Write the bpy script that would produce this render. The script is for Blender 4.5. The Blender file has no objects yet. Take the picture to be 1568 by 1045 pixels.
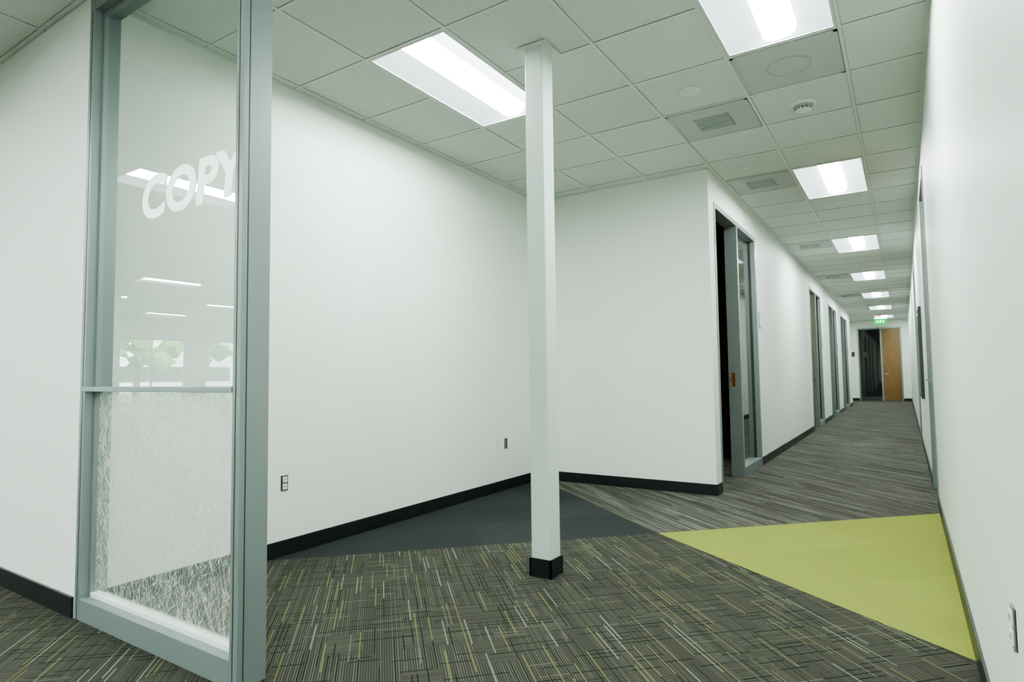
import bpy, bmesh, math, random
from mathutils import Vector, Matrix
random.seed(4)
T=0.6096; H=3.0397; GX=-0.8346; GY=3.7515
XL,YF,XC,XR,YE,YG=-3.3419,5.7253,-1.4835,0.1941,26.7,1.3349
XW=-20.0; YB=-14.0; TH=0.12
sc=bpy.context.scene
try:
    sc.view_settings.view_transform='AgX'; sc.view_settings.look='AgX - Medium High Contrast'
except Exception as e: print(e)
def link(o,parent=None):
    sc.collection.objects.link(o)
    if parent: o.parent=parent
    return o
# ---------------------------------------------------------------- materials
def newmat(n):
    m=bpy.data.materials.new(n); m.use_nodes=True
    nt=m.node_tree; nt.nodes.clear()
    out=nt.nodes.new('ShaderNodeOutputMaterial'); return m,nt,out
def N(nt,t,**k):
    n=nt.nodes.new('ShaderNode'+t)
    for a,b in k.items(): setattr(n,a,b)
    return n
def pbr(name,col,rough=.5,metal=0,bump=0,bscale=200,var=0,vscale=3,emit=0,spec=.5,ecol=None):
    m,nt,out=newmat(name); b=N(nt,'BsdfPrincipled'); L=nt.links
    b.inputs['Base Color'].default_value=(*col,1); b.inputs['Roughness'].default_value=rough
    b.inputs['Metallic'].default_value=metal; b.inputs['Specular IOR Level'].default_value=spec
    tc=N(nt,'TexCoord')
    if emit:
        b.inputs['Emission Color'].default_value=(*(ecol or col),1); b.inputs['Emission Strength'].default_value=emit
    if var:
        n=N(nt,'TexNoise'); n.inputs['Scale'].default_value=vscale; n.inputs['Detail'].default_value=4
        L.new(tc.outputs['Object'],n.inputs['Vector'])
        mr=N(nt,'MapRange'); mr.inputs[3].default_value=1-var; mr.inputs[4].default_value=1+var
        L.new(n.outputs[0],mr.inputs[0])
        mx=N(nt,'Vector' 'Math',operation='SCALE'); mx.inputs[0].default_value=col
        L.new(mr.outputs[0],mx.inputs['Scale']); L.new(mx.outputs[0],b.inputs['Base Color'])
    if bump:
        n=N(nt,'TexNoise'); n.inputs['Scale'].default_value=bscale; L.new(tc.outputs['Object'],n.inputs['Vector'])
        bp=N(nt,'Bump'); bp.inputs['Strength'].default_value=bump; bp.inputs['Distance'].default_value=.002
        L.new(n.outputs[0],bp.inputs['Height']); L.new(bp.outputs[0],b.inputs['Normal'])
    L.new(b.outputs[0],out.inputs[0]); return m
def emis(name,col,s):
    m,nt,out=newmat(name); e=N(nt,'Emission'); e.inputs[0].default_value=(*col,1); e.inputs[1].default_value=s
    nt.links.new(e.outputs[0],out.inputs[0]); return m
M={}
M['wall']=pbr('wall_paint',(.82,.86,.81),.5,bump=.10,bscale=260,spec=.3)
M['base']=pbr('baseboard_rubber',(.007,.010,.011),.35)
M['alu']=pbr('anodized_aluminium',(.225,.262,.262),.38,metal=.3,var=.03)
M['alud']=pbr('dark_gasket',(.03,.04,.04),.4)
M['col']=pbr('column_paint',(.62,.685,.645),.4,bump=.05)
M['tbar']=pbr('ceiling_grid_paint',(.68,.725,.68),.45)
M['gap']=pbr('grid_shadow_gap',(.08,.09,.08),.8)
M['vent']=pbr('vent_plate',(.44,.475,.45),.5,bump=.3,bscale=400)
M['ventl']=pbr('vent_ring',(.34,.375,.355),.6)
M['ventd']=pbr('vent_dark',(.24,.26,.25),.6)
M['white']=pbr('white_plastic',(.8,.83,.8),.35)
M['black']=pbr('black_plastic',(.015,.015,.015),.4)
M['steel']=pbr('galvanised_steel',(.35,.36,.36),.35,metal=.9)
M['brass']=pbr('bronze_strike',(.40,.18,.05),.3,metal=.9)
M['unlit_shade']=pbr('unlit_room_shade',(.05,.06,.055),.7)  # shade of unlit rooms put into the colour; not a dark paint
M['lens']=emis('troffer_lens',(.89,1.0,.94),92)
M['refl_glow']=pbr('troffer_reflector_glow',(.035,.04,.04),.6,emit=1.6,spec=.1,ecol=(.86,.98,1.0))  # near-black base; added emission stands in for lens light bouncing off the sides
M['green_e']=emis('exit_green',(.0,.75,.12),1.3)
M['board']=pbr('board_dark',(.02,.03,.03),.25)
M['trunk']=pbr('tree_bark',(.12,.08,.05),.9)
M['leaf']=pbr('tree_leaves',(.10,.25,.04),.8,var=.5,vscale=2)
M['lawn']=pbr('lawn_grass',(.12,.22,.05),.9,var=.3,vscale=1)
M['bldg']=pbr('building_stucco',(.7,.68,.62),.8,var=.1)
def wood():
    m,nt,out=newmat('oak_veneer'); L=nt.links; b=N(nt,'BsdfPrincipled'); tc=N(nt,'TexCoord')
    mp=N(nt,'Mapping'); mp.inputs['Scale'].default_value=(30,30,1.2)
    n=N(nt,'TexNoise'); n.inputs['Scale'].default_value=1.5; n.inputs['Detail'].default_value=6
    L.new(tc.outputs['Object'],mp.inputs[0]); L.new(mp.outputs[0],n.inputs[0])
    r=N(nt,'ValToRGB'); r.color_ramp.elements[0].color=(.12,.058,.016,1); r.color_ramp.elements[1].color=(.26,.14,.045,1)
    L.new(n.outputs[0],r.inputs[0]); L.new(r.outputs[0],b.inputs['Base Color']); b.inputs['Roughness'].default_value=.4
    L.new(b.outputs[0],out.inputs[0]); return m
M['wood']=wood()
def ceilm():
    m,nt,out=newmat('acoustic_tile'); L=nt.links; b=N(nt,'BsdfPrincipled'); tc=N(nt,'TexCoord')
    n=N(nt,'TexNoise'); n.inputs['Scale'].default_value=180; n.inputs['Detail'].default_value=3
    L.new(tc.outputs['Object'],n.inputs[0])
    r=N(nt,'ValToRGB'); r.color_ramp.elements[0].position=.3; r.color_ramp.elements[0].color=(.55,.60,.555,1)
    r.color_ramp.elements[1].position=.6; r.color_ramp.elements[1].color=(.69,.745,.695,1)
    L.new(n.outputs[0],r.inputs[0])
    at=N(nt,'Attribute'); at.attribute_name='tint'
    mx=N(nt,'VectorMath',operation='SCALE'); L.new(r.outputs[0],mx.inputs[0]); L.new(at.outputs['Fac'],mx.inputs['Scale'])
    L.new(mx.outputs[0],b.inputs['Base Color']); b.inputs['Roughness'].default_value=.85
    bp=N(nt,'Bump'); bp.inputs['Strength'].default_value=.3; bp.inputs['Distance'].default_value=.002
    L.new(n.outputs[0],bp.inputs['Height']); L.new(bp.outputs[0],b.inputs['Normal'])
    L.new(b.outputs[0],out.inputs[0]); return m
M['tile']=ceilm()
# ---- carpets
def carpet_coords(nt,rot=-45,off=(1.5,-4.19,0)):
    tc=N(nt,'TexCoord'); L=nt.links
    a=N(nt,'VectorMath',operation='ADD'); a.inputs[1].default_value=off
    L.new(tc.outputs['Object'],a.inputs[0])
    r=N(nt,'VectorRotate',rotation_type='Z_AXIS'); r.inputs['Angle'].default_value=math.radians(rot)
    L.new(a.outputs[0],r.inputs['Vector']); return r.outputs[0]
def mt(nt,op,a,b=None,c=None):
    n=N(nt,'Math',operation=op)
    for i,v in enumerate((a,b,c)):
        if v is None: continue
        if isinstance(v,(int,float)): n.inputs[i].default_value=v
        else: nt.links.new(v,n.inputs[i])
    return n.outputs[0]
def wn(nt,x,y,z=0.0):
    c=N(nt,'CombineXYZ')
    for i,v in enumerate((x,y,z)):
        if isinstance(v,(int,float)): c.inputs[i].default_value=v
        else: nt.links.new(v,c.inputs[i])
    w=N(nt,'TexWhiteNoise',noise_dimensions='3D'); nt.links.new(c.outputs[0],w.inputs['Vector']); return w.outputs['Value']
def fin(nt,out,col,height=None,rough=.95):
    b=N(nt,'BsdfPrincipled'); b.inputs['Roughness'].default_value=rough; b.inputs['Specular IOR Level'].default_value=.15
    nt.links.new(col,b.inputs['Base Color'])
    tc=N(nt,'TexCoord'); n=N(nt,'TexNoise'); n.inputs['Scale'].default_value=350; nt.links.new(tc.outputs['Object'],n.inputs[0])
    h=n.outputs[0]
    if height is not None: h=mt(nt,'ADD',h,height)
    bp=N(nt,'Bump'); bp.inputs['Strength'].default_value=.5; bp.inputs['Distance'].default_value=.003
    nt.links.new(h,bp.inputs['Height']); nt.links.new(bp.outputs[0],b.inputs['Normal'])
    nt.links.new(b.outputs[0],out.inputs[0])
def ramp(nt,fac,stops,interp='CONSTANT'):
    r=N(nt,'ValToRGB'); r.color_ramp.interpolation=interp
    e=r.color_ramp.elements
    e[0].position=stops[0][0]; e[0].color=(*stops[0][1],1)
    e[1].position=stops[1][0]; e[1].color=(*stops[1][1],1)
    for p,c in stops[2:]:
        x=e.new(p); x.color=(*c,1)
    nt.links.new(fac,r.inputs[0]); return r.outputs[0]
def mixc(nt,f,a,b):
    mx=N(nt,'Mix',data_type='RGBA'); nt.links.new(f,mx.inputs['Factor'])
    for k,v in (('A',a),('B',b)):
        if isinstance(v,tuple): mx.inputs[k].default_value=(*v,1)
        else: nt.links.new(v,mx.inputs[k])
    return mx.outputs['Result']
def main_carpet():
    m,nt,out=newmat('carpet_maze_stripe'); L=nt.links
    v=carpet_coords(nt); s=N(nt,'SeparateXYZ'); L.new(v,s.inputs[0]); X,Y=s.outputs[0],s.outputs[1]
    ix=mt(nt,'FLOOR',mt(nt,'DIVIDE',X,.152)); iy=mt(nt,'FLOOR',mt(nt,'DIVIDE',Y,.203))
    o=mt(nt,'GREATER_THAN',wn(nt,ix,iy,3.0),.72); inv=mt(nt,'SUBTRACT',1.0,o)
    u=mt(nt,'ADD',mt(nt,'MULTIPLY',X,inv),mt(nt,'MULTIPLY',Y,o))
    us=mt(nt,'DIVIDE',u,.0100); rib=mt(nt,'LESS_THAN',mt(nt,'ABSOLUTE',mt(nt,'SUBTRACT',mt(nt,'FRACT',us),.5)),.30)
    tone=wn(nt,mt(nt,'FLOOR',us),o,4.0)
    bc=ramp(nt,tone,[(0,(.060,.057,.045)),(.5,(.086,.082,.066)),(.8,(.073,.070,.056))])
    c=mixc(nt,rib,(.026,.025,.021),bc)
    def lines(A_,B_,pitch,wid,seg,prob,seed,cols,c):
        q=mt(nt,'DIVIDE',A_,pitch); k=mt(nt,'FLOOR',q); fr=mt(nt,'ABSOLUTE',mt(nt,'SUBTRACT',mt(nt,'FRACT',q),.5))
        sh=wn(nt,k,seed,7.0)
        sg=mt(nt,'FLOOR',mt(nt,'ADD',mt(nt,'DIVIDE',B_,seg),mt(nt,'MULTIPLY',sh,9.0)))
        on=mt(nt,'LESS_THAN',wn(nt,k,sg,seed+1),prob)
        mask=mt(nt,'MULTIPLY',on,mt(nt,'LESS_THAN',fr,wid/pitch/2))
        cc=ramp(nt,wn(nt,k,sg,seed+2),cols)
        return mixc(nt,mask,c,cc)
    BK=(.007,.008,.007); OL=(.125,.132,.048); WH=(.18,.185,.155); BR=(.11,.105,.08)
    c=lines(Y,X,.032,.0060,.125,.30,11.0,[(0,BK),(.75,BK),(.88,BR)],c)
    c=lines(X,Y,.020,.0048,.26,.36,21.0,[(0,BK),(.50,OL),(.76,BR),(.86,WH)],c)
    fin(nt,out,c,rib); return m
def corr_carpet():
    m,nt,out=newmat('carpet_striated_grey'); L=nt.links
    v=carpet_coords(nt,rot=40); mp=N(nt,'Mapping'); L.new(v,mp.inputs[0])
    s=N(nt,'SeparateXYZ'); L.new(mp.outputs[0],s.inputs[0]); X,Y=s.outputs[0],s.outputs[1]
    us=mt(nt,'DIVIDE',Y,.014); k=mt(nt,'FLOOR',us); sh=wn(nt,k,1.0,7.0)
    seg=mt(nt,'FLOOR',mt(nt,'ADD',mt(nt,'DIVIDE',X,.5),mt(nt,'MULTIPLY',sh,9.0)))
    r=wn(nt,k,seg,5.0)
    mp2=N(nt,'Mapping'); mp2.inputs['Scale'].default_value=(1.2,14,1); L.new(v,mp2.inputs[0])
    nz=N(nt,'TexNoise'); nz.inputs['Scale'].default_value=1; nz.inputs['Detail'].default_value=3; L.new(mp2.outputs[0],nz.inputs[0])
    q=mt(nt,'ADD',mt(nt,'MULTIPLY',r,.5),mt(nt,'MULTIPLY',nz.outputs[0],.5))
    c=ramp(nt,q,[(0.15,(.030,.028,.023)),(.38,(.062,.058,.049)),(.55,(.088,.084,.072)),(.85,(.165,.163,.142))],'LINEAR')
    fin(nt,out,c); return m
def plain(name,c1,c2,d):
    m,nt,out=newmat(name); L=nt.links
    v=carpet_coords(nt); s=N(nt,'SeparateXYZ'); L.new(v,s.inputs[0]); X,Y=s.outputs[0],s.outputs[1]
    ix=mt(nt,'FLOOR',mt(nt,'DIVIDE',X,.61)); iy=mt(nt,'FLOOR',mt(nt,'DIVIDE',Y,.61))
    t=wn(nt,ix,iy,2.0)
    nz=N(nt,'TexNoise'); nz.inputs['Scale'].default_value=140; nz.inputs['Detail'].default_value=3; L.new(v,nz.inputs[0])
    f=mt(nt,'ADD',mt(nt,'MULTIPLY',t,d),mt(nt,'MULTIPLY',nz.outputs[0],1-d))
    c=ramp(nt,f,[(.25,c1),(.75,c2)],'LINEAR'); fin(nt,out,c); return m
M['c_main']=main_carpet(); M['c_corr']=corr_carpet()
M['c_green']=plain('carpet_chartreuse',(.205,.222,.048),(.275,.298,.072),.12)
M['c_dark']=plain('carpet_charcoal',(.019,.0215,.022),(.034,.038,.039),.3)
def glass(name,k,tint=(.93,.97,.95)):
    m,nt,out=newmat(name); L=nt.links
    lw=N(nt,'LayerWeight'); lw.inputs[0].default_value=.5
    f=mt(nt,'POWER',lw.outputs['Facing'],5.0); f=mt(nt,'MULTIPLY_ADD',f,.96,.04); f=mt(nt,'MINIMUM',mt(nt,'MULTIPLY',f,k),1.0)
    t=N(nt,'BsdfTransparent'); t.inputs[0].default_value=(*tint,1)
    g=N(nt,'BsdfGlossy'); g.inputs['Roughness'].default_value=0.0
    x=N(nt,'MixShader'); L.new(f,x.inputs[0]); L.new(t.outputs[0],x.inputs[1]); L.new(g.outputs[0],x.inputs[2])
    L.new(x.outputs[0],out.inputs[0]); return m,nt,out,x
M['glass']=glass('clear_glass',2.8,(.88,.93,.90))[0]
M['winglass']=glass('window_glass',1.0,(.95,.98,.97))[0]
M['glassd']=glass('office_glass',1.9,(.75,.8,.78))[0]
def film():
    m,nt,out,x=glass('fibre_film_glass',1.5); L=nt.links
    tc=N(nt,'TexCoord'); tot=None
    for i,(rot,sc_) in enumerate([(12,1),(-25,1.25),(40,.85),(-50,1.1),(2,1.6)]):
        r=N(nt,'VectorRotate',rotation_type='Y_AXIS'); r.inputs['Angle'].default_value=math.radians(rot); L.new(tc.outputs['Object'],r.inputs['Vector'])
        mp=N(nt,'Mapping'); mp.inputs['Scale'].default_value=(40*sc_,1,5*sc_); mp.inputs['Location'].default_value=(i*7.3,i*3,i*1.7); L.new(r.outputs[0],mp.inputs[0])
        n=N(nt,'TexNoise'); n.inputs['Scale'].default_value=1; n.inputs['Detail'].default_value=1; L.new(mp.outputs[0],n.inputs[0])
        d=mt(nt,'ABSOLUTE',mt(nt,'SUBTRACT',n.outputs[0],.5))
        l=mt(nt,'LESS_THAN',d,.012)
        tot=l if tot is None else mt(nt,'MAXIMUM',tot,l)
    f=mt(nt,'MULTIPLY_ADD',tot,.42,.16)
    tr=N(nt,'BsdfTranslucent'); tr.inputs[0].default_value=(.80,.84,.78,1)
    df=N(nt,'BsdfDiffuse'); df.inputs[0].default_value=(.84,.88,.83,1)
    a=N(nt,'MixShader'); a.inputs[0].default_value=.65; L.new(tr.outputs[0],a.inputs[1]); L.new(df.outputs[0],a.inputs[2])
    y=N(nt,'MixShader'); L.new(f,y.inputs[0]); L.new(x.outputs[0],y.inputs[1]); L.new(a.outputs[0],y.inputs[2])
    L.new(y.outputs[0],out.inputs[0]); return m
M['film']=film()
# ---------------------------------------------------------------- mesh builder
class MB:
    def __init__(s): s.v=[];s.f=[];s.m=[];s.mats=[]
    def mi(s,k):
        if k not in s.mats: s.mats.append(k)
        return s.mats.index(k)
    def box(s,a,b,k='wall'):
        x0,y0,z0=[min(p,q) for p,q in zip(a,b)]; x1,y1,z1=[max(p,q) for p,q in zip(a,b)]
        i=len(s.v); s.v+=[(x0,y0,z0),(x1,y0,z0),(x1,y1,z0),(x0,y1,z0),(x0,y0,z1),(x1,y0,z1),(x1,y1,z1),(x0,y1,z1)]
        for f in [(0,3,2,1),(4,5,6,7),(0,1,5,4),(1,2,6,5),(2,3,7,6),(3,0,4,7)]:
            s.f.append(tuple(i+j for j in f)); s.m.append(s.mi(k))
        return s
    def poly(s,pts,k):
        i=len(s.v); s.v+=list(pts); s.f.append(tuple(range(i,i+len(pts)))); s.m.append(s.mi(k)); return s
    def disc(s,c,r,h,k,n=28,axis='z'):
        if not isinstance(r,tuple): r=(r,r)
        i=len(s.v)
        for rr,z in ((r[0],0),(r[1],h)):
            for j in range(n):
                a=2*math.pi*j/n; p=(rr*math.cos(a),rr*math.sin(a),z)
                if axis=='x': p=(p[2],p[0],p[1])
                if axis=='y': p=(p[0],p[2],p[1])
                s.v.append(tuple(c[q]+p[q] for q in range(3)))
        for j in range(n):
            s.f.append((i+j,i+(j+1)%n,i+n+(j+1)%n,i+n+j)); s.m.append(s.mi(k))
        s.f.append(tuple(i+j for j in range(n))); s.m.append(s.mi(k))
        s.f.append(tuple(i+n+j for j in range(n))); s.m.append(s.mi(k)); return s
    def make(s,name,bevel=0,parent=None,loc=None):
        me=bpy.data.meshes.new(name); me.from_pydata(s.v,[],s.f)
        for k in s.mats: me.materials.append(M[k])
        for p,mi in zip(me.polygons,s.m): p.material_index=mi
        bm=bmesh.new(); bm.from_mesh(me); bmesh.ops.recalc_face_normals(bm,faces=bm.faces); bm.to_mesh(me); bm.free()
        o=bpy.data.objects.new(name,me); link(o,parent)
        if loc is not None: o.location=loc
        if bevel:
            b=o.modifiers.new('bevel','BEVEL'); b.width=bevel; b.segments=2; b.limit_method='ANGLE'
        return o
def empty(name,loc=(0,0,0)):
    e=bpy.data.objects.new(name,None); link(e); e.location=loc; return e
# ---------------------------------------------------------------- floor
B=(-1.50,4.19); k1=(5.86-4.19)/(XR+1.50)
A=(XL,B[1]+(XL-B[0])*k1); C=(XR,5.86); D=(XR,2.97); E=(XL,5.68)
fl=MB()
z=0
fl.poly([(B[0],B[1],z),(E[0],E[1],z),(A[0],A[1],z)],'c_dark')
fl.poly([(B[0],B[1],z),(D[0],D[1],z),(C[0],C[1],z)],'c_green')
fl.poly([(B[0],B[1],z),(C[0],C[1],z),(XR,6.2,z),(XR,YE,z),(-6.5,YE,z),(-6.5,YF,z),(XL,YF,z),(E[0],E[1],z)],'c_corr')
fl.poly([(B[0],B[1],z),(A[0],A[1],z),(XL,YG,z),(XL,YB,z),(XR,YB,z),(D[0],D[1],z)],'c_main')
fl.poly([(XL,YB,z),(XL,YG,z),(XW,YG,z),(XW,YB,z)],'c_main')
fl.poly([(XR,5.5,z),(XR+TH+.3,5.5,z),(XR+TH+.3,13,z),(XR,13,z)],'c_corr')
fo=fl.make('floor')
for p in fo.data.polygons:
    if p.normal.z<0: p.flip()
# ---------------------------------------------------------------- ceiling
fix={}
troffers=[]
def addtrof(c,r,n=2):
    troffers.append((c,r))
    for i in range(n): fix[(c,r+i)]=(c,r)
for r in (-2,4,10,16,22,28,34): addtrof(0,r)
addtrof(-3,-2)
for r in (-8,-13,-18,-23,-28):
    for c in (0,-4,-9,-14,-19,-24,-29): addtrof(c,r)
vents=[(0,0),(-1,1),(-1,4),(-1,10),(-1,16),(-1,22),(0,-10),(-6,-10)]
for v in vents: fix[v]=v
regs=[(XW,XL,YB,YG),(XL,XR,YB,YF),(XC-.5,XR,YF,YE)]
cv=MB(); tints=[]
bars=MB(); w=.010; g_=.0016
for (x0,x1,y0,y1) in regs:
    c0=math.floor((x0-GX)/T); c1=math.ceil((x1-GX)/T); r0=math.floor((y0-GY)/T); r1=math.ceil((y1-GY)/T)
    for c in range(c0,c1):
        for r in range(r0,r1):
            a,b_=max(x0,GX+c*T),min(x1,GX+(c+1)*T); d,e=max(y0,GY+r*T),min(y1,GY+(r+1)*T)
            if b_-a<.002 or e-d<.002: continue
            if c>c0: 
                x=GX+c*T
                bars.box((x-w,d,H-.004),(x+w,e,H+.012),'tbar')
                bars.box((x-w-g_,d,H-.0012),(x-w,e,H),'gap'); bars.box((x+w,d,H-.0012),(x+w+g_,e,H),'gap')
            if r>r0 and not ((c,r) in fix and fix.get((c,r-1))==fix[(c,r)]):
                y=GY+r*T
                bars.box((a,y-w,H-.0038),(b_,y+w,H+.012),'tbar')
                bars.box((a,y-w-g_,H-.0012),(b_,y-w,H),'gap'); bars.box((a,y+w,H-.0012),(b_,y+w+g_,H),'gap')
            if (c,r) in fix: continue
            dz=random.uniform(0,.0015)
            cv.poly([(a,d,H+dz),(a,e,H+dz),(b_,e,H+dz),(b_,d,H+dz)],'tile'); tints.append(random.uniform(.96,1.03))
ce=cv.make('ceiling')
at=ce.data.attributes.new('tint','FLOAT','FACE'); at.data.foreach_set('value',tints)
bars.box((XL,YG,H-.005),(XL+.022,YF,H-.001),'tbar'); bars.box((XL,YF-.022,H-.005),(XC,YF,H-.001),'tbar')
bars.box((XR-.022,0,H-.005),(XR,YE,H-.001),'tbar'); bars.box((XC,YF,H-.005),(XC+.022,YE,H-.001),'tbar')
bars.make('ceiling_grid')
MB().box((XW-.2,YB-.2,H+.10),(XR+.2,YE+.2,H+.25),'unlit_shade').make('ceiling_slab')
# ---------------------------------------------------------------- troffers
def troffer_mesh():
    s=MB(); W=T-.024; Ln=2*T-.024
    t=.014
    s.box((0,0,-.004),(t,Ln,.006),'tbar'); s.box((W-t,0,-.004),(W,Ln,.006),'tbar'); s.box((t,0,-.004),(W-t,t,.006),'tbar'); s.box((t,Ln-t,-.004),(W-t,Ln,.006),'tbar')
    prof=[(t,0)]; lx0,lx1=W*.34,W*.66
    for i in range(1,9):
        a=i/8; prof.append((t+(lx0-t)*a, .075*math.sin(a*math.pi*.5)))
    pr2=[(W-x,z) for x,z in prof]
    for pr in (prof,pr2):
        for (xa,za),(xb,zb) in zip(pr,pr[1:]):
            s.poly([(xa,t,za),(xb,t,zb),(xb,Ln-t,zb),(xa,Ln-t,za)],'refl_glow')
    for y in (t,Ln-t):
        s.poly([(x,y,z) for x,z in prof]+[(x,y,z) for x,z in reversed(pr2)],'refl_glow')
    lens=[(lx0,.075),(lx0+.010,.035),(lx0+.04,.018),(W/2,.012),(lx1-.04,.018),(lx1-.010,.035),(lx1,.075)]
    for (xa,za),(xb,zb) in zip(lens,lens[1:]):
        s.poly([(xa,t,za),(xb,t,zb),(xb,Ln-t,zb),(xa,Ln-t,za)],'lens')
    return s
base=None
for (c,r) in troffers:
    if base is None:
        base=troffer_mesh().make('ceiling_light_troffer'); o=base
    else:
        o=bpy.data.objects.new('ceiling_light_troffer',base.data); link(o)
    o.location=(GX+c*T+.012,GY+r*T+.012,H)
# ---------------------------------------------------------------- vents
def vent(c,r,kind):
    s=MB(); W=T-.026
    s.box((0,0,-.006),(W,W,.004),'vent')
    if kind==0:
        s.disc((W/2,W/2,-.008),.13,.003,'ventl',36); s.disc((W/2,W/2,-.0095),.115,.003,'vent',36)
    else:
        s.box((W*.28,W*.28,-.008),(W*.72,W*.72,-.005),'ventd')
        for i in range(9):
            y=W*.29+i*W*.43/9; s.box((W*.29,y,-.013),(W*.71,y+.008,-.008),'vent')
    for a in (0,W-.02):
        s.box((a,0,-.008),(a+.02,W,-.004),'vent'); s.box((0,a,-.008),(W,a+.02,-.004),'vent')
    o=s.make('air_diffuser' if kind==0 else 'return_vent'); o.location=(GX+c*T+.013,GY+r*T+.013,H)
for i,(c,r) in enumerate(vents): vent(c,r,0 if i in(0,6) else 1)
def smoke(x,y):
    s=MB(); s.disc((x,y,H-.015),(.075,.085),.015,'white',32); s.disc((x,y,H-.03),(.06,.068),.016,'ventl',32)
    for j in range(10):
        a=j*math.pi/5; s.box((x+.045*math.cos(a)-.006,y+.045*math.sin(a)-.006,H-.046),(x+.045*math.cos(a)+.006,y+.045*math.sin(a)+.006,H-.03),'white')
    s.disc((x,y,H-.055),(.035,.055),.01,'white',32); s.disc((x,y,H-.046),.03,.016,'ventd',24)
    s.make('smoke_detector')
smoke(-.53,4.72)
def spr(x,y,r=.07):
    s=MB(); s.disc((x,y,H-.007),(r*.9,r),.007,'white',36); s.disc((x,y,H-.012),(r*.55,r*.75),.006,'tbar',36); s.make('sprinkler_cover')
spr(-1.15,4.06); spr(-.54,7.73,.06); spr(-.54,12.5,.06); spr(-.54,17,.06); spr(-1.18,5.9,.035)
# ---------------------------------------------------------------- walls
def wallx(name,xa,xb,y0,y1,holes=(),k='wall'):
    s=MB(); y=y0
    for (a,b,z0,z1) in holes:
        s.box((xa,y,0),(xb,a,H+.1),k); s.box((xa,a,z1),(xb,b,H+.1),k)
        if z0>0: s.box((xa,a,0),(xb,b,z0),k)
        y=b
    s.box((xa,y,0),(xb,y1,H+.1),k); return s.make(name)
DZ=2.77
cd=[(5.91,7.83),(12.85,14.70),(16.35,18.35),(19.6,21.9)]
wallx('wall_corridor_left',XC-TH,XC,YF,23.2,[(a,b,0,DZ) for a,b in cd])
MB().box((-1.95,23.2,0),(XC-TH,23.32,H+.1)).box((-2.07,23.2,0),(-1.95,YE,H+.1)).make('wall_corridor_recess')
MB().box((XL-TH,YF,0),(XC-TH,YF+TH,H+.1)).make('wall_alcove_back')
MB().box((XL-TH,YG+.0,0),(XL,YF,H+.1)).make('wall_alcove_left')
MB().box((XW,YG,0),(XL-TH,YG+TH,H+.1)).make('wall_office_north')
rd=[(6.05,7.15,0,2.83),(11.3,12.4,0,2.83)]
wallx('wall_corridor_right',XR,XR+TH,YB,YE,rd)
MB().box((XR+TH+.3,5.5,0),(XR+TH+.4,13,H+.1),'unlit_shade').box((XR+TH,5.5,0),(XR+TH+.3,5.6,H+.1),'unlit_shade').box((XR+TH,12.9,0),(XR+TH+.3,13,H+.1),'unlit_shade').make('wall_service_shaft')
MB().box((XW-.12,YB-TH,0),(XR+TH,YB,H+.1)).make('wall_office_south')
wy=sorted([(-8.26+2.83*i,-6.1+2.83*i,.35,2.45) for i in range(-2,3)])
wallx('wall_office_west',XW-TH,XW,YB,YG+TH,wy)
s=MB(); ex0,ex1,ez=-1.47,-.05,2.76
s.box((-2.07,YE,0),(ex0,YE+TH,H+.1)); s.box((ex1,YE,0),(XR+TH,YE+TH,H+.1)); s.box((ex0,YE,ez),(ex1,YE+TH,H+.1)); s.make('wall_corridor_end')
for i,(a,b,z0,z1) in enumerate(wy):
    s=MB(); x0,x1=XW-.09,XW-.03; t=.05
    s.box((x0,a,z0),(x1,a+t,z1),'alu').box((x0,b-t,z0),(x1,b,z1),'alu').box((x0,a+t,z0),(x1,b-t,z0+t),'alu').box((x0,a+t,z1-t),(x1,b-t,z1),'alu')
    s.box((x0,(a+b)/2-.02,z0+t),(x1,(a+b)/2+.02,z1-t),'alu')
    s.poly([(XW-.06,a+t,z0+t),(XW-.06,b-t,z0+t),(XW-.06,b-t,z1-t),(XW-.06,a+t,z1-t)],'winglass'); s.make('window_%d'%(i+1))
s=MB()
for y in (9.6,15.6,19.0,23.2): s.box((-6.4,y,0),(XC-TH-.002,y+.1,H+.1),'unlit_shade')
s.box((-6.5,YF+TH,0),(-6.4,23.3,H+.1),'unlit_shade'); s.box((-6.4,YF+TH+.001,0),(-3.4,YF+TH+.03,H),'unlit_shade'); s.box((-6.4,YF+TH,H),(XC-TH,23.3,H+.05),'unlit_shade'); s.box((-6.5,YF,0),(XL-TH,YF+TH,H+.1),'unlit_shade'); s.make('wall_offices_interior')
MB().box((ex0-.3,YE+1.5,0),(ex1+.3,YE+1.6,H),'unlit_shade').box((ex0-.3,YE+TH,H-.02),(ex1+.3,YE+1.6,H),'unlit_shade').box((ex0-.35,YE+TH,0),(ex0-.3,YE+1.6,H),'unlit_shade').box((ex1+.3,YE+TH,0),(ex1+.35,YE+1.6,H),'unlit_shade').box((ex0-.3,YE+TH,-.02),(ex1+.3,YE+1.6,0),'unlit_shade').make('wall_end_vestibule')
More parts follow.
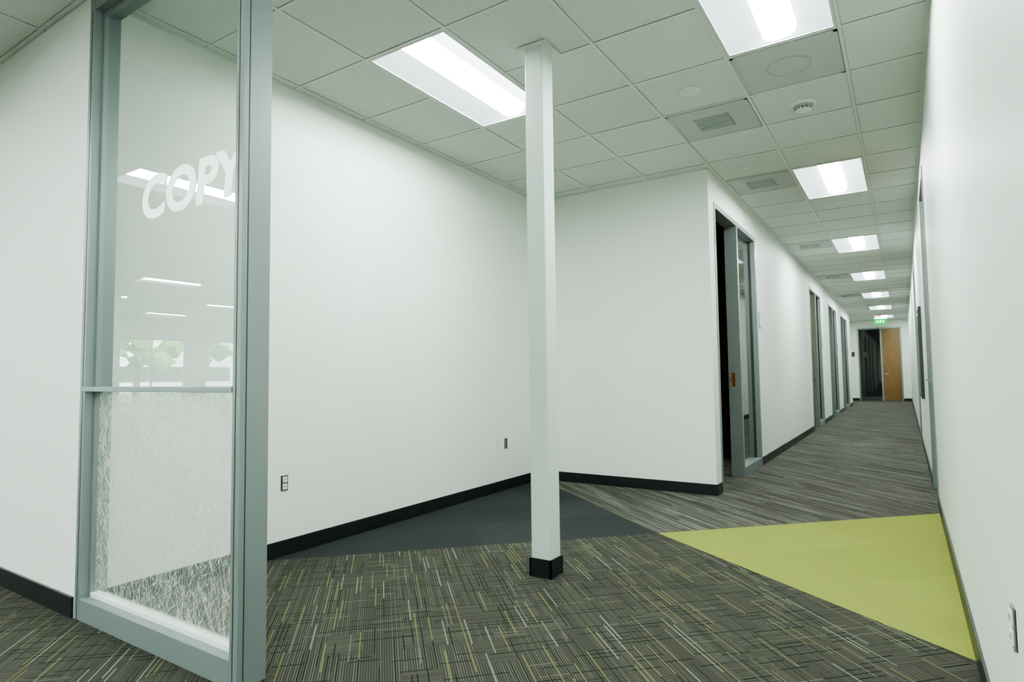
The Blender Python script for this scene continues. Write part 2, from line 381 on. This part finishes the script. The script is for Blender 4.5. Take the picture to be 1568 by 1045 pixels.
# ---------------------------------------------------------------- baseboards
bh,bt=.10,.010
def bb(name,segs):
    s=MB()
    for a,b in segs: s.box((a[0],a[1],0),(b[0],b[1],bh),'base')
    s.make(name,bevel=.003)
segs=[]; y=YF-bt
for a,b in cd+[(23.2,None)]:
    segs.append(((XC,y),(XC+bt,a))); y=b
bb('baseboard_corridor_left',segs)
bb('baseboard_alcove_back',[((XL+bt,YF-bt),(XC,YF))])
bb('baseboard_alcove_left',[((XL,YG+.13),(XL+bt,YF))])
bb('baseboard_office_north',[((XW,YG-bt),(XL-.005,YG))])
segs=[]; y=YB
for a,b,_,_ in rd: segs.append(((XR-bt,y),(XR,a-.0))); y=b
segs.append(((XR-bt,y),(XR,YE))); bb('baseboard_corridor_right',segs)
bb('baseboard_corridor_end',[((-1.95,YE-bt),(ex0,YE)),((ex1,YE-bt),(XR-bt,YE))])
bb('baseboard_office_west',[((XW,YB),(XW+bt,YG-bt))])
# ---------------------------------------------------------------- glass partition
gp=empty('glass_partition')
xa,xb=XL,-2.05; y0,y1=YG,YG+.12; ft=.05; zt=2.96
s=MB()
s.box((xa,y0,0),(xa+ft,y1,H-.004),'alu'); s.box((xb-ft,y0,0),(xb,y1,H-.004),'alu')
s.box((xa+ft,y0,zt),(xb-ft,y1,H-.004),'alu'); s.box((xa+ft,y0,0),(xb-ft,y1,.10),'alu')
s.make('frame',bevel=.0025,parent=gp)
s=MB(); s.box((xa+.02,y0-.004,1.068),(xb-ft,y0+.075,1.09),'alu'); s.make('mid_rail',bevel=.002,parent=gp)
yg=y0+.06
s=MB()
for x in (xa+ft,xb-ft-.014): 
    s.box((x,yg-.02,.10),(x+.014,yg+.02,zt),'alu'); 
s.box((xa+ft+.014,yg-.02,.10),(xb-ft-.014,yg+.02,.118),'white'); s.box((xa+ft+.014,yg-.02,zt-.018),(xb-ft-.014,yg+.02,zt),'alu')
s.make('glazing_stops',parent=gp)
s=MB()
s.box((xa+.026,y0-.0015,0),(xa+.030,y0,zt),'alud'); s.box((xb-.030,y0-.0015,0),(xb-.026,y0,H-.01),'alud'); s.box((xb,y0+.022,0.0),(xb+.0012,y0+.026,H-.01),'alud')
s.make('reveal_lines',parent=gp)
X0,X1=xa+ft+.01,xb-ft-.01
MB().poly([(X0,yg,1.08),(X1,yg,1.08),(X1,yg,zt-.01),(X0,yg,zt-.01)],'glass').make('upper_pane',parent=gp)
MB().poly([(X0,yg,.11),(X1,yg,.11),(X1,yg,1.075),(X0,yg,1.075)],'film').make('lower_pane',parent=gp)
def etched():
    m,nt,out=newmat('etched_vinyl'); L=nt.links
    d=N(nt,'BsdfDiffuse'); t=N(nt,'BsdfTranslucent')
    x=N(nt,'AddShader'); L.new(d.outputs[0],x.inputs[0]); L.new(t.outputs[0],x.inputs[1]); 
    t.inputs[0].default_value=(.75,.77,.75,1); d.inputs[0].default_value=(.9,.92,.9,1)
    L.new(x.outputs[0],out.inputs[0]); return m
M['vinyl']=etched()
cu=bpy.data.curves.new('copy_lettering','FONT'); cu.body='COPY'; cu.size=.27; cu.shear=.12; cu.offset=.009; cu.space_character=1.0; cu.resolution_u=6
to=bpy.data.objects.new('tmp',cu); link(to); bpy.context.view_layer.update()
me=bpy.data.meshes.new_from_object(to.evaluated_get(bpy.context.evaluated_depsgraph_get())); bpy.data.objects.remove(to)
xs=[v.co.x for v in me.vertices]; ys=[v.co.y for v in me.vertices]
for v in me.vertices:
    fx=(v.co.x-min(xs))/(max(xs)-min(xs)); fy=(v.co.y-min(ys))/(max(ys)-min(ys)); v.co=Vector((-2.91+fx*.80,0,1.845+fy*.20))
me.materials.clear(); me.materials.append(M['vinyl'])
lo=bpy.data.objects.new('copy_lettering',me); link(lo,gp); lo.location=(0,yg-.002,0)
# ---------------------------------------------------------------- columns
def column(cx,cy):
    s=MB(); s.box((cx-.06,cy-.06,0),(cx+.06,cy+.06,H),'col'); co=s.make('square_column',bevel=.006)
    s=MB(); cx0,cx1,cy0,cy1=cx-.069,cx+.069,cy-.069,cy+.069
    s.box((cx0,cy0,0),(cx1,cy0+.009,bh),'base').box((cx0,cy1-.009,0),(cx1,cy1,bh),'base').box((cx0,cy0,0),(cx0+.009,cy1,bh),'base').box((cx1-.009,cy0,0),(cx1,cy1,bh),'base')
    s.make('base_trim',parent=co)
    s=MB(); a,b,c,d=cx-.095,cx+.095,cy-.095,cy+.095
    for q in [((a,c),(b,c+.035)),((a,d-.035),(b,d)),((a,c+.035),(a+.035,d-.035)),((b-.035,c+.035),(b,d-.035))]: s.box((*q[0],H-.012),(*q[1],H-.004),'tbar')
    s.make('ceiling_collar',parent=co)
column(-1.74,3.025); column(-13.9,-3.4); column(-13.9,-9.5)
# ---------------------------------------------------------------- corridor doors
def lever(s,x,y,z,sx,sy):
    s.disc((x,y,z),.03,.012*sx,'steel',20,'x'); s.box((x+.012*sx,y-.008,z-.008),(x+.05*sx,y+.008,z+.008),'steel'); s.box((x+.04*sx,y-.008,z-.009),(x+.055*sx,y+sy*.12,z+.009),'steel')
for i,(a,b) in enumerate(cd):
    root=empty('door_%d'%(i+1)); t=.05; xo,xi=XC+.006,XC-TH-.006; mul=a+.97
    s=MB()
    s.box((xi,a,0),(xo,a+t,DZ),'alu'); s.box((xi,b-t,0),(xo,b,DZ),'alu'); s.box((xi,a+t,DZ-t),(xo,b-t,DZ),'alu'); s.box((xi,mul-t,0),(xo,mul,DZ-t),'alu'); s.box((xi,mul,0),(xo,b-t,.10),'alu')
    s.make('frame',bevel=.002,parent=root)
    MB().poly([(XC-.06,mul,.1),(XC-.06,b-t,.1),(XC-.06,b-t,DZ-t),(XC-.06,mul,DZ-t)],'glassd').make('sidelight',parent=root)
    s=MB(); s.box((XC-.075,mul,.1),(XC-.045,mul+.012,DZ-t),'alud').box((XC-.075,b-t-.012,.1),(XC-.045,b-t,DZ-t),'alud'); s.make('gaskets',parent=root)
    if i==0:
        s=MB(); s.box((-2.55,a+t+.01,.01),(XC-TH-.02,a+t+.054,DZ-t-.01),'wood'); s.make('leaf',bevel=.002,parent=root)
        s=MB(); s.box((XC-.09,mul-t-.002,.97),(XC-.055,mul-t,1.12),'brass'); s.box((XC-.10,mul-t-.012,1.03),(XC-.085,mul-t-.001,1.06),'brass'); s.make('strike_plate',parent=root)
    else:
        s=MB(); s.box((xi+.005,a+t+.003,.01),(xi+.05,mul-t-.003,DZ-t-.003),'wood'); lever(s,xi+.05,mul-t-.07,1.03,1,-1); s.make('leaf',bevel=.002,parent=root)
    MB().box((XC,b+.07,1.66),(XC+.008,b+.20,1.86),'steel').box((XC+.008,b+.085,1.70),(XC+.010,b+.185,1.845),'white').make('room_sign',bevel=.001)
for i,(a,b,_,zt2) in enumerate(rd):
    root=empty('door_%d'%(i+5)); t=.05; xo,xi=XR-.008,XR+TH+.006
    s=MB(); s.box((xi,a,0),(xo,a+t,zt2),'alu').box((xi,b-t,0),(xo,b,zt2),'alu').box((xi,a+t,zt2-t),(xo,b-t,zt2),'alu'); s.make('frame',bevel=.002,parent=root)
    s=MB(); s.box((XR+.03,a+t+.003,.004),(XR+.075,b-t-.003,zt2-t-.003),'wood'); lever(s,XR+.03,b-t-.08,1.03,-1,-1); s.make('leaf',parent=root)
root=empty('door_7'); t=.05; s=MB(); yo,yi=YE-.006,YE+TH; mu=-.70
s.box((ex0,yo,0),(ex0+t,yi,ez),'alu').box((ex1-t,yo,0),(ex1,yi,ez),'alu').box((ex0+t,yo,ez-t),(ex1-t,yi,ez),'alu').box((mu-.03,yo,0),(mu+.03,yi,ez-t),'alu').box((ex0+t,yo,0),(mu-.03,yi,.15),'alud'); s.make('frame',parent=root)
MB().poly([(ex0+t,YE+.05,.1),(mu-.03,YE+.05,.1),(mu-.03,YE+.05,ez-t),(ex0+t,YE+.05,ez-t)],'glassd').make('sidelight',parent=root)
s=MB(); s.box((mu+.033,YE+.04,.01),(ex1-t-.003,YE+.085,ez-t-.003),'wood'); s.box((mu+.08,YE+.0,1.0),(mu+.2,YE+.015,1.03),'steel').box((mu+.08,YE+.0,1.0),(mu+.1,YE+.04,1.03),'steel'); s.make('leaf',parent=root)
MB().box((-1.32,YE+.03,1.65),(-1.12,YE+.045,1.85),'black').make('suite_sign')
MB().box((-1.68,YE-.01,1.68),(-1.58,YE,1.86),'black').make('card_reader')
s=MB(); ex,ey=-.66,25.6
s.box((ex-.19,ey-.02,H-.24),(ex+.19,ey+.02,H-.03),'green_e').box((ex-.2,ey-.022,H-.03),(ex+.2,ey+.022,H-.0),'white')
for dx in (-.13,-.06,.01,.08): s.box((ex+dx,ey-.024,H-.18),(ex+dx+.02,ey-.02,H-.09),'white')
s.make('exit_sign')
s=MB(); s.box((XR-.03,8.75,.78),(XR-.001,9.75,1.89),'alud').box((XR-.034,8.79,.82),(XR-.03,9.71,1.85),'board'); s.make('notice_board')
# ---------------------------------------------------------------- outlets
def outlet(x,y,z,sx,style):
    s=MB(); w,h=.070,.115; X=lambda d:x+sx*d
    if style=='plate':
        s.box((x,y-w/2,z-h/2),(X(.005),y+w/2,z+h/2),'white')
        s.box((X(.005),y-.019,z-.036),(X(.0055),y+.019,z+.036),'ventl')
        s.box((X(.005),y-.017,z-.034),(X(.008),y+.017,z+.034),'white')
    else:
        s.box((x,y-.026,z-.048),(X(.002),y+.026,z+.048),'black')
        s.box((X(.002),y-.019,z-.05),(X(.006),y+.019,z+.05),'steel')
        for dz in (-.022,.022):
            s.box((X(.006),y-.016,z+dz-.016),(X(.010),y+.016,z+dz+.016),'white')
            s.box((X(.010),y-.008,z+dz-.005),(X(.0105),y-.005,z+dz+.007),'black'); s.box((X(.010),y+.005,z+dz-.005),(X(.0105),y+.008,z+dz+.007),'black')
    s.make('wall_outlet')
outlet(XL,2.49,.455,1,'bare'); outlet(XL,4.90,.45,1,'plate')
s=MB(); s.box((XL,5.02,.40),(XL+.002,5.07,.50),'black').box((XL+.002,5.03,.41),(XL+.005,5.04,.49),'steel'); s.make('wall_outlet')
outlet(XR,1.87,.51,-1,'bare')
# ---------------------------------------------------------------- exterior
MB().box((-80,-60,-.3),(XW-TH,40,-.15),'lawn').make('ground_lawn')
MB().box((-75,-40,-.15),(-60,10,6),'bldg').box((-59.9,-35,1),(-60,5,2.4),'board').make('neighbour_building')
def tree(x,y,h):
    root=empty('tree',(x,y,-.15)); s=MB(); s.disc((0,0,0),(.16,.09),h*.55,'trunk',12); s.make('trunk',parent=root)
    bm=bmesh.new()
    for j in range(22):
        r=random.uniform(.2,.5); c=Vector((random.gauss(0,.9),random.gauss(0,.9),h*.4+random.uniform(0,h*.45)))
        g=bmesh.ops.create_icosphere(bm,subdivisions=2,radius=r,matrix=Matrix.Translation(c))
        for v in g['verts']: v.co+= (v.co-c).normalized()*random.uniform(-.2,.2)
    me=bpy.data.meshes.new('crown'); bm.to_mesh(me); bm.free(); me.materials.append(M['leaf']); link(bpy.data.objects.new('crown',me),root)
for x,y,h in [(-27,-7,4.5),(-29,-11,5),(-31,-15,5.5),(-26,-4,4.8),(-30,-1.5,5),(-34,-9,6),(-28,-18,5)]: tree(x,y,h)
# ---------------------------------------------------------------- world
w=bpy.data.worlds.new('sky'); sc.world=w; w.use_nodes=True; nt=w.node_tree
bg=nt.nodes['Background']; st=nt.nodes.new('ShaderNodeTexSky'); st.sky_type='NISHITA'; st.sun_disc=False; st.sun_elevation=math.radians(50)
nt.links.new(st.outputs[0],bg.inputs[0]); bg.inputs[1].default_value=3.0
sl=bpy.data.lights.new('sun','SUN'); sl.energy=30; sl.angle=.01; so=bpy.data.objects.new('sun',sl); link(so)
so.rotation_euler=Vector((-1,.25,-.9)).to_track_quat('-Z','Y').to_euler()
# ---------------------------------------------------------------- camera
f,yaw,pit,rol,h=929.3549,.5728,.0572,-.0127,1.1181
cy,sy,cp,sp=math.cos(yaw),math.sin(yaw),math.cos(pit),math.sin(pit)
fwd=Vector((-sy*cp,cy*cp,sp)); right=Vector((cy,sy,0)); up=right.cross(fwd)
r=right*math.cos(rol)+up*math.sin(rol); u=-right*math.sin(rol)+up*math.cos(rol)
cam=bpy.data.cameras.new('camera'); cam.lens=f/1568*36; cam.sensor_width=36; cam.clip_start=.02; cam.clip_end=300
co_=bpy.data.objects.new('camera',cam); link(co_)
mw=Matrix((r,u,-fwd)).transposed().to_4x4(); mw.translation=Vector((0,0,h)); co_.matrix_world=mw
sc.camera=co_
